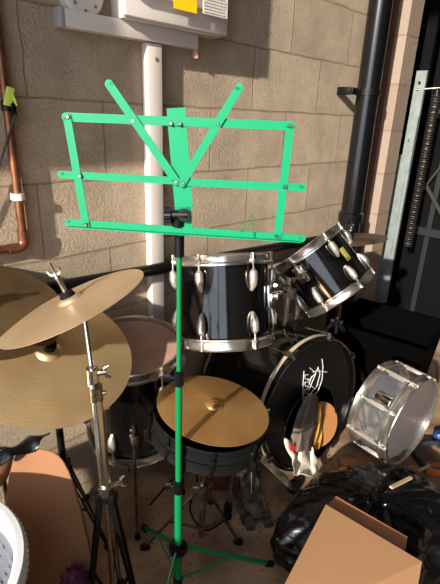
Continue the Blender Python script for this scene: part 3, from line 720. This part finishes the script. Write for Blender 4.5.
cp = MB(); cp.bar(D(176, 108), D(184, 210), .036, th_, DN); cp.bar(D(184, 207), D(186, 236), .028, th_, DN)
cp.build('centre_plate', M_green, t)
strip('top_bar', (66, 117), (290.5, 126), .0165, .003)
strip('middle_bar', (61, 174.5), (180, 181), .0145, .003); strip('middle_bar', (182, 182), (303, 187.5), .0145, .0035)
strip('bottom_bar', (68, 222.5), (302, 238.5), .0145, .003)
strip('side_bar', (67, 117), (86, 225), .0155, .006); strip('side_bar', (290, 126), (277.5, 236), .0155, .006)
strip('page_arm', (109, 84), (176, 181), .0155, .008); strip('page_arm', (239, 88), (182, 183), .0155, .008)
lb = MB(); A_, B_ = D(70, 226), D(300, 241); lb.bar(A_ + DN * .010, B_ + DN * .010, .018, .0018, upv); lb.build('ledge', M_green, t)
for q in ((133, 121), (171, 123.5), (180, 124), (218, 124.5), (176, 182), (183, 183), (80, 176), (285, 187), (86, 225), (277, 237), (68, 117), (290, 126)):
    c = D(*q, .008); MB().tube([c, c + DN * .003], [.0042, .0028], 10).build('rivet', M_chrome2, t)
mb = MB(); mb.tube([D(240, 231, .012), D(252, 215, .014), D(253, 215, .014), D(253.5, 237, .012)], .001, 6); mb.tube([D(240, 231, .012), D(253, 224, .014)], .0008, 6); mb.build('page_holder', M_green2, t)
# pole
hz = P(178, 218, x=pz.x).z
zt = [z for z in (1.17,)][0]
MB().tube([(pz.x, pz.y, 1.155), (pz.x, pz.y, .80)], .0058, 16).build('upper_pole', M_green2, t)
MB().tube([(pz.x, pz.y, .82), (pz.x, pz.y, .40)], .0082, 16).build('middle_pole', M_green2, t)
MB().tube([(pz.x, pz.y, .48), (pz.x, pz.y, .115)], .0108, 16).build('lower_pole', M_green2, t)
for z in (.805, .475):
    r0 = .0115 if z > .6 else .0135
    mb = MB().tube([(pz.x, pz.y, z + .02), (pz.x, pz.y, z - .02)], r0, 16); q = V((pz.x, pz.y, z)); mb.tube([q, q - rt * .022], .005, 10); mb.tube([q - rt * .02, q - rt * .035], .011, 10, flat=(1, .4)); mb.build('height_clamp', M_blackpl, t)
MB().tube([(pz.x, pz.y, 1.16), (pz.x, pz.y, 1.105)], .0105, 16).tube([(pz.x, pz.y, 1.175), (pz.x, pz.y, 1.15)], .0075, 16).build('head_socket', M_blackpl, t)
hc_ = D(178, 214, .008)
mb = MB().tube([D(188, 215, .01), D(172, 215, .01)], .010, 16); mb.tube([D(178, 215, .004), D(178, 226, .0)], .012, 14); mb.tube([D(184, 215, -.004), D(184, 215, .018)], .013, 14); mb.build('tilt_joint', M_blackpl, t)
k0, k1 = D(171.5, 215.5, .01), D(165, 215.8, .01); mb = MB().tube([k0, k1], .0145, 20)
Rk = frame(k1 - k0)
for i in range(12):
    a = 2 * PI * i / 12; u = Rk @ V((math.cos(a) * .0145, math.sin(a) * .0145, 0)); mb.tube([k0 + u, k1 + u], .0026, 6)
mb.build('tilt_knob', M_blackpl, t)
# legs
zh = .25
for f in ((.909, -.677), (.69, -.28), (.37, -.69)):
    f = V((f[0], f[1], 0)); h = V((pz.x, pz.y, zh)); d = (f - V((h.x, h.y, 0))).normalized(); end = f + V((0, 0, .014))
    mb = MB(); mb.bar(h + d * .016, end, .013, .005, V((-d.y, d.x, 0))); lg = mb.build('leg', M_green2, t)
    MB().tube([end - d * .018 + V((0, 0, .009)), end + d * .008 - V((0, 0, .002))], [.009, .011], 12).build('rubber_foot', M_rubber, lg)
    mid = lerp(h, end, .55); MB().bar(V((pz.x, pz.y, .125)) + d * .01, mid, .008, .002, V((-d.y, d.x, 0))).build('brace', M_green2, t)
mb = MB().tube([(pz.x, pz.y, zh + .02), (pz.x, pz.y, zh - .02)], .0165, 18)
mb.box((pz.x, pz.y, zh), (.05, .022, .022), frame((0, 0, 1), (.95, -.3, 0)), .003); mb.box((pz.x, pz.y, zh), (.05, .022, .022), frame((0, 0, 1), (-.2, .98, 0)), .003)
mb.build('hub', M_blackpl, t)
MB().tube([(pz.x, pz.y, .135), (pz.x, pz.y, .112)], .014, 14).build('lower_hub', M_blackpl, t)

# ================================================================ cartons, bags and odds and ends
def curved_panel(rows, thick, name, m, parent, sub=1):
    """rows = grid of points"""
    mb = MB(); g = [[mb.bm.verts.new(V(p)) for p in r] for r in rows]
    for i in range(len(g) - 1):
        for k in range(len(g[0]) - 1): mb.bm.faces.new((g[i][k], g[i][k + 1], g[i + 1][k + 1], g[i + 1][k]))
    o = mb.build(name, m, parent, angle=60)
    md = o.modifiers.new('solid', 'SOLIDIFY'); md.thickness = thick; md.offset = -1
    if sub: s2 = o.modifiers.new('sub', 'SUBSURF'); s2.levels = sub; s2.render_levels = sub
    return o
# left carton, open, one tall flap facing the viewer
t = thing('carton', 'open brown carton with a tall rounded flap behind the white basket', 'cardboard box', (.38, -.35, 0))
def Q(px, py, z): return P(px, py, z=z)
far = [[Q(17, 449, .50), Q(30, 446.5, .50), Q(46, 449, .50), Q(58, 453.5, .49)],
       [Q(10, 466, .46), Q(28, 462, .46), Q(50, 464, .455), Q(71, 470, .45)],
       [Q(4, 500, .38), Q(26, 500, .38), Q(54, 500, .375), Q(80, 499, .37)],
       [Q(0, 540, .27), Q(26, 540, .27), Q(60, 540, .27), Q(91, 538, .26)],
       [Q(0, 600, .12), Q(30, 600, .12), Q(66, 600, .12), Q(99, 597, .12)],
       [Q(4, 650, .004), Q(34, 650, .004), Q(72, 650, .004), Q(104, 640, .004)]]
curved_panel(far, .005, 'tall_flap', M_card, t)
lf = [[Q(17, 449, .50), Q(8, 456, .49), Q(-4, 466, .48)], [Q(13, 462, .46), Q(5, 470, .455), Q(-4, 478, .45)], [Q(10, 478, .42), Q(3, 486, .42), Q(-4, 492, .42)]]
curved_panel(lf, .005, 'left_flap', M_card, t)
bl = Q(4, 650, .004); br_ = Q(104, 640, .004)
dn = V((-.55, -.83, 0)).normalized() * .28
rows = [[br_, br_ + dn * .5, br_ + dn], [br_ + V((0, 0, .12)), br_ + dn * .5 + V((0, 0, .12)), br_ + dn + V((0, 0, .12))]]
curved_panel(rows, .005, 'side_panel', M_card, t, 0)
rows = [[bl, lerp(bl, br_, .5), br_], [bl + dn, lerp(bl, br_, .5) + dn, br_ + dn]]
curved_panel(rows, .005, 'base', M_card, t, 0)
# dotted purple ball
c = P(77, 603, z=.13)
mb = MB().lathe([(.052 * math.sin(PI * i / 16) + (1e-7 if i % 16 else 0), -.128 * math.cos(PI * i / 16)) for i in range(17)], c, None, 32)
for i in range(110):
    f = (i + .5) / 110; ph = math.acos(1 - 2 * f); th2 = i * 2.39996; n_ = V((math.sin(ph) * math.cos(th2) * .052, math.sin(ph) * math.sin(th2) * .052, math.cos(ph) * .128))
    if n_.z > -.12: mb.tube([c + n_ * .98, c + n_ * 1.06], [.005, .002], 6)
tag(mb.build('knobbly_bundle', M_purple), 'dark purple knobbly bundle standing in front of the open carton flap', 'bundle')
# crumpled dark plastic on the carton's edge
def blob(name, label, cat, c, rad, m, amp=.25, fr=3., seed=0, sub=4, flat=None, zmin=None, parent=None):
    bm = bmesh.new(); bmesh.ops.create_icosphere(bm, subdivisions=sub, radius=1)
    for v in bm.verts:
        n = v.co.normalized(); q = n * fr + V((seed * 3.1, seed * 1.7, 0))
        rdg = abs(noise.noise(q)) * -1.3 + noise.noise(q * 2.3) * .45 + abs(noise.noise(q * 4.1)) * -.5
        k = 1 + amp * (rdg + .35); v.co = V((n.x * rad[0] * k, n.y * rad[1] * k, n.z * rad[2] * k)) + V(c)
        if zmin is not None and v.co.z < zmin: v.co.z = zmin + .001 * random.random()
    mb = MB(); mb.bm.free(); mb.bm = bm; o = mb.build(name, m, parent, angle=75)
    if parent is None: tag(o, label, cat)
    return o
mb = MB()
c0 = P(8, 456, z=.49)
rows = []
for i in range(9):
    rw = []
    for k in range(5):
        a_ = P(-18 + 64 * i / 8, 462 - 20 * i / 8 - (3 if i > 4 else 0), z=.50); 
        rw.append(a_ + V((.012 * (k - 2) + .01 * math.sin(i * 2.1 + k), .014 * (k - 2), .012 * math.sin(i * 1.7 + k * 1.3) + .018 * (1 - abs(k - 2) / 2))))
    rows.append(rw)
tg = thing('plastic_strap', 'crumpled black plastic strip hanging over the top of the open carton', 'plastic', tuple(c0))
curved_panel(rows, .003, 'strip', M_bag, tg)
# white laundry basket
bc = V((-.002, -.405, 0)); rt_, rb_, hgt = .243, .19, .50
t = thing('laundry_basket', 'tall white plastic laundry basket with round holes at the left edge', 'basket', tuple(bc))
mb = MB(); NA, NZ = 120, 34; g = []
for k in range(NZ + 1):
    f = k / NZ; rr = rb_ + (rt_ - .012 - rb_) * f ** .8
    g.append([mb.bm.verts.new(bc + V((math.cos(2 * PI * i / NA) * rr, math.sin(2 * PI * i / NA) * rr, .005 + f * (hgt - .01)))) for i in range(NA)])
for k in range(NZ):
    for i in range(NA):
        hole = (6 < k < NZ - 5) and (k % 3 == 0) and ((i + (k // 3) % 2 * 2) % 4 in (0,))
        if not hole: mb.bm.faces.new((g[k][i], g[k][(i + 1) % NA], g[k + 1][(i + 1) % NA], g[k + 1][i]))
mb.bm.faces.new(g[0][::-1])
o = mb.build('body', M_basket, t); md = o.modifiers.new('solid', 'SOLIDIFY'); md.thickness = .003
MB().lathe([(rt_ - .016, hgt - .002), (rt_ - .010, hgt + .006), (rt_ + .004, hgt + .004), (rt_ + .010, hgt - .006), (rt_ + .010, hgt - .03), (rt_ + .007, hgt - .03), (rt_ + .004, hgt - .006), (rt_ - .012, hgt - .012)], bc, None, 96, closed=True).build('rim', M_basket, t)
mb = MB()
for i in range(96):
    a = 2 * PI * i / 96; mb.box(bc + V((math.cos(a) * (rt_ + .0105), math.sin(a) * (rt_ + .0105), hgt - .018)), (.003, .004, .022), Matrix.Rotation(a, 3, 'Z'))
mb.build('rim_ribs', M_basket, t)

# bin bag and the flattened carton on it
BG = V((1.205, -.872, 0))
def bagmesh():
    bm = bmesh.new(); bmesh.ops.create_icosphere(bm, subdivisions=6, radius=1)
    for v in bm.verts:
        n = v.co.normalized(); q = n * 1.5
        fold = abs(noise.noise(q + V((4, 1, 2)))) * -1.2 + abs(noise.noise(q * 2.4 + V((1, 7, 0)))) * -.7 + abs(noise.noise(q * 6)) * -.12 + noise.noise(q * .8) * .5
        a = math.atan2(n.y, n.x); sup = .93
        pleat = abs(noise.noise(V((math.cos(a) * 3.2, math.sin(a) * 3.2, n.z * .55 + .15 * noise.noise(n * 4))))) + .5 * abs(noise.noise(V((math.cos(a) * 8, math.sin(a) * 8, n.z * 1.0))))
        k = 1 + .13 * (fold + .55) - .16 * (pleat - .3)
        v.co = V((math.copysign(abs(n.x) ** sup, n.x) * .325 * k, math.copysign(abs(n.y) ** sup, n.y) * .225 * k, n.z * .15 * k))
        v.co = Matrix.Rotation(math.radians(-22), 3, 'Z') @ v.co
        v.co.z += .095
        if v.co.z < .003: v.co.z = .003 + .002 * random.random()
        v.co += V((BG.x, BG.y, 0))
    return bm
t = thing('bin_bag', 'large glossy black bin bag slumped on the floor under the flattened carton', 'bin bag', (BG.x, BG.y, 0))
mb = MB(); mb.bm.free(); mb.bm = bagmesh(); mb.build('bag_body', M_bag, t, angle=80)
mb = MB()
for j in range(5):
    a0 = P(395 + j * 4, 470 + j * 2, z=.22); b0 = P(425 - j * 6, 480 + j * 14, z=.1)
    mb.tube([a0, lerp(a0, b0, .5) + V((0, 0, .02)), b0], [.022, .018, .012], 10, flat=(1, .35))
mb.build('bag_neck', M_bag, t)
# flattened carton
t = thing('carton', 'flattened brown carton lying tilted on the black bin bag in the foreground', 'cardboard box', tuple(P(340, 560, z=.42)))
a = P(325.5, 505.5, z=.34); b = P(421.6, 563, z=.315); c = P(285, 584, z=.36)
a_ = a; b_ = b; cdir = (c - a).normalized()
r1 = lerp(b, P(417, 584, z=.30), 1)
mb = MB(); ext = a + cdir * .45; ext2 = b + cdir * .45 + (r1 - b).normalized() * 0
mb.sheet([a, b, P(416.5, 592, z=.31), ext2, ext], -.005); fp = mb.build('front_panel', M_card2, t, smooth=False)
e1 = P(335.7, 497, z=.31); e0 = P(324, 510, z=.305); e2 = P(407, 538, z=.285); e3 = P(404, 556, z=.28)
mb = MB(); mb.sheet([e0, e1, e2, e3, e3 + cdir * .4, e0 + cdir * .4], -.005); mb.build('rear_panel', mat('cardboard_dark', (150, 98, 64), .85, var=.1), t, smooth=False)
mb = MB(); mb.sheet([a - V((0, 0, .006)), a + cdir * .4 - V((0, 0, .006)), e0 + cdir * .4, e0], .003); mb.build('side_crease', M_card2, t, smooth=False)

# cloths and card inside the bass drum
def drape(pts_rows, name, label, cat, m, thick=.004, parent=None):
    mb = MB(); g = [[mb.bm.verts.new(V(p)) for p in r] for r in pts_rows]
    for i in range(len(g) - 1):
        for k in range(len(g[0]) - 1): mb.bm.faces.new((g[i][k], g[i][k + 1], g[i + 1][k + 1], g[i + 1][k]))
    o = mb.build(name, m, parent, angle=80)
    md = o.modifiers.new('solid', 'SOLIDIFY'); md.thickness = thick
    s2 = o.modifiers.new('sub', 'SUBSURF'); s2.levels = 2; s2.render_levels = 2
    if parent is None: tag(o, label, cat)
    return o
def wob(p, k, sd=0):
    return V(p) + V((noise.noise(V(p) * 22 + V((sd, 0, 0))), noise.noise(V(p) * 22 + V((0, sd + 5, 0))), noise.noise(V(p) * 22 + V((0, 0, sd + 9))))) * k
def KP(px, py, off):    # point on a plane parallel to the drum's front, off metres in front of it
    return kface(px, py, off)
# round card disc behind, inside the port
mb = MB(); ctr = KP(320, 424, -.02); nrm = (KA + V((-.15, 0, .25))).normalized(); Rn = frame(nrm)
mb.lathe([(0, 0), (.098, 0), (.098, .004), (0, .004)], ctr, Rn, 40)
tag(mb.build('card_disc', mat('orange_card', (168, 114, 62), .8, var=.1)), 'round piece of orange-brown card inside the bass drum opening', 'cardboard')
rows = []
for i in range(9):
    f = i / 8; rw = []
    for k in range(8):
        gx = k / 7; xa = 300 - 11 * f; xb = 318 - 4 * f
        px = xa + (xb - xa) * gx; py = 400 + 52 * f - 8 * math.sin(gx * PI) * (1 - f)
        rw.append(KP(px, py, -.01 + .045 * math.sin(gx * PI) + .010 * math.sin(gx * 13 + f * 4) + .03 * f)); rw[-1] = wob(rw[-1], .022)
    rows.append(rw)
drape(rows, 'grey_cloth', 'bunched grey cloth hanging out of the bass drum opening', 'cloth', M_grey)
rows = []
for i in range(8):
    f = i / 7; rw = []
    for k in range(6):
        gx = k / 5; px = 313 + 9 * gx - 4 * f + 3 * math.sin(f * 3); py = 404 + 46 * f
        rw.append(KP(px, py, -.005 + .015 * math.sin(gx * 9 + f * 5) + .02 * f))
    rows.append(rw)
drape(rows, 'yellow_cloth', 'narrow mustard cloth between the grey cloth and the card disc', 'cloth', M_ltrim)
rows = []
for i in range(10):
    f = i / 9; rw = []
    for k in range(9):
        gx = k / 8; xa = 286 + 9 * f; xb = 314 + 10 * f
        p = KP(xa + (xb - xa) * gx, 440 + 34 * min(f * 1.1, 1) + 7 * gx * (1 - f), .03 + .010 * math.sin(gx * 14 + f * 3) + .07 * f)
        p = wob(p, .026, 3); p.z = max(p.z, .014 + .006 * math.sin(gx * 14)); rw.append(p)
    rows.append(rw)
wc = drape(rows, 'white_cloth', 'cream cloth with a red patch spilling from the bass drum to the floor', 'cloth', M_cream)
pr = []
for i in range(4):
    pr.append([KP(289 + 3.8 * k + i * .8, 444 + 4.3 * i + k * .9, .055 + .004 * math.sin(k * 2 + i)) for k in range(4)])
o = drape(pr, 'red_patch', None, None, M_red, .003, wc); o['label'] = 'red patch'

# black storage crate by the door
t = thing('storage_crate', 'tall black plastic crate standing behind the clear snare', 'crate', (2.2, -.36, 0))
mb = MB(); bx = (2.16, -.42)
def taper(c, w0, d0, w1, d1, h, th, rot):
    R = Matrix.Rotation(rot, 3, 'Z'); rings = []
    for (ww, dd, z) in ((w0, d0, 0.002), (w1, d1, h), (w1 - th, d1 - th, h), (w0 - th, d0 - th, .01)):
        rings.append([mb.bm.verts.new(V((c[0], c[1], z)) + R @ V((sx * ww / 2, sy * dd / 2, 0))) for sx, sy in ((-1, -1), (1, -1), (1, 1), (-1, 1))])
    for a, b in zip(rings, rings[1:]): mb.bridge(a, b)
    mb.bm.faces.new(rings[0][::-1]); mb.bm.faces.new(rings[-1])
taper(bx, .34, .38, .42, .46, .42, .012, math.radians(8)); mb.build('body', M_crate, t, smooth=False)
mb = MB(); Rz = Matrix.Rotation(math.radians(8), 3, 'Z')
for (ox, oy, sx, sy) in ((0, -.235, .45, .02), (0, .235, .45, .02), (-.215, 0, .02, .48), (.215, 0, .02, .48)): mb.box(V((bx[0], bx[1], .415)) + Rz @ V((ox, oy, 0)), (sx, sy, .025), Rz, .003)
mb.build('rim', M_crate, t, smooth=False)
# dark folded dust sheet filling the space left of the crate
# cable coil by the snare
c = P(432, 458, z=.02)
pts = []
for i in range(121):
    a = 2 * PI * i / 30; rr = .085 + .012 * math.sin(i * .31); pts.append(c + V((rr * math.cos(a), rr * math.sin(a), .006 + .006 * i / 30 + .003 * math.sin(i * .7))))
pts += [c + V((.0, -.1, .02)), c + V((-.1, -.14, .008)), c + V((-.2, -.1, .008))]
tag(MB().tube(pts, .005, 8).build('cable_coil', M_cable), 'coiled dark blue cable on the floor right of the clear snare', 'cable')
tag(MB().box(P(438, 470, z=.025), (.10, .045, .04), frame((0, 0, 1), (.5, -.8, 0)), .004).build('wood_block', mat('orange_wood', (196, 108, 52), .7, var=.2)), 'orange wood block inside the cable coil', 'wood')
for q0, q1, lab in (((391, 487.5), (411, 477.5), 'pale wooden stick nearer the bin bag'), ((414, 473.5), (430, 465), 'pale wooden stick pointing at the cable coil')):
    a = P(*q0, z=.30); b = P(*q1, z=.27); 
    if 'coil' in lab: a = P(*q0, z=.06); b = P(*q1, z=.05)
    tag(MB().bar(a, b, .011, .006, (0, 0, 1)).build('wooden_stick', M_wood2, smooth=False), lab, 'stick', 'broken wooden sticks')
c = P(439, 435, z=.03)
t = thing('blue_cap', 'small blue plastic cap on the floor beside the door', 'cap', (c.x, c.y, 0)); MB().lathe([(0, .0), (.026, 0), (.024, .036), (.019, .044), (0, .046)], (c.x, c.y, .001), None, 24).build('shell', M_blue, t)
# loose leaves and grit under the snare
bm = MB()
for i in range(150):
    q = P(random.uniform(325, 392), random.uniform(455, 480), z=.003); s_ = random.uniform(.003, .010); a = random.uniform(0, 6)
    bm.prism([(s_ * math.cos(a + k * 2.1), s_ * math.sin(a + k * 2.1) * .6) for k in range(3)], .002, frame((random.uniform(-.3, .3), random.uniform(-.3, .3), 1)), q)
for i in range(160):
    q = P(random.uniform(130, 290), random.uniform(490, 580), z=.003); s_ = random.uniform(.002, .007); a = random.uniform(0, 6)
    bm.prism([(s_ * math.cos(a + k * 2.1), s_ * math.sin(a + k * 2.1) * .6) for k in range(3)], .002, frame((0, 0, 1)), q)
tag(bm.build('floor_debris', M_tan, smooth=False), 'scattered brown leaf crumbs and grit on the concrete floor', 'debris', kind='stuff')
# thin cables behind the pole
pts = [P(150, 505, z=.004), P(170, 482, z=.02), P(185, 470, z=.16), P(192, 462, z=.26), P(197, 480, z=.16), P(190, 510, z=.03), P(205, 530, z=.004), P(225, 520, z=.004)]
def smooth_path(ps, n=8):
    out = []
    for i in range(len(ps) - 1):
        p0 = ps[max(i - 1, 0)]; p1 = ps[i]; p2 = ps[i + 1]; p3 = ps[min(i + 2, len(ps) - 1)]
        for k in range(n):
            t_ = k / n; out.append(.5 * ((2 * p1) + (-p0 + p2) * t_ + (2 * p0 - 5 * p1 + 4 * p2 - p3) * t_ ** 2 + (-p0 + 3 * p1 - 3 * p2 + p3) * t_ ** 3))
    out.append(ps[-1]); return out
tag(MB().tube(smooth_path(pts), .0035, 8).build('black_cable', M_rubber), 'thin black cable looped behind the green pole', 'cable')
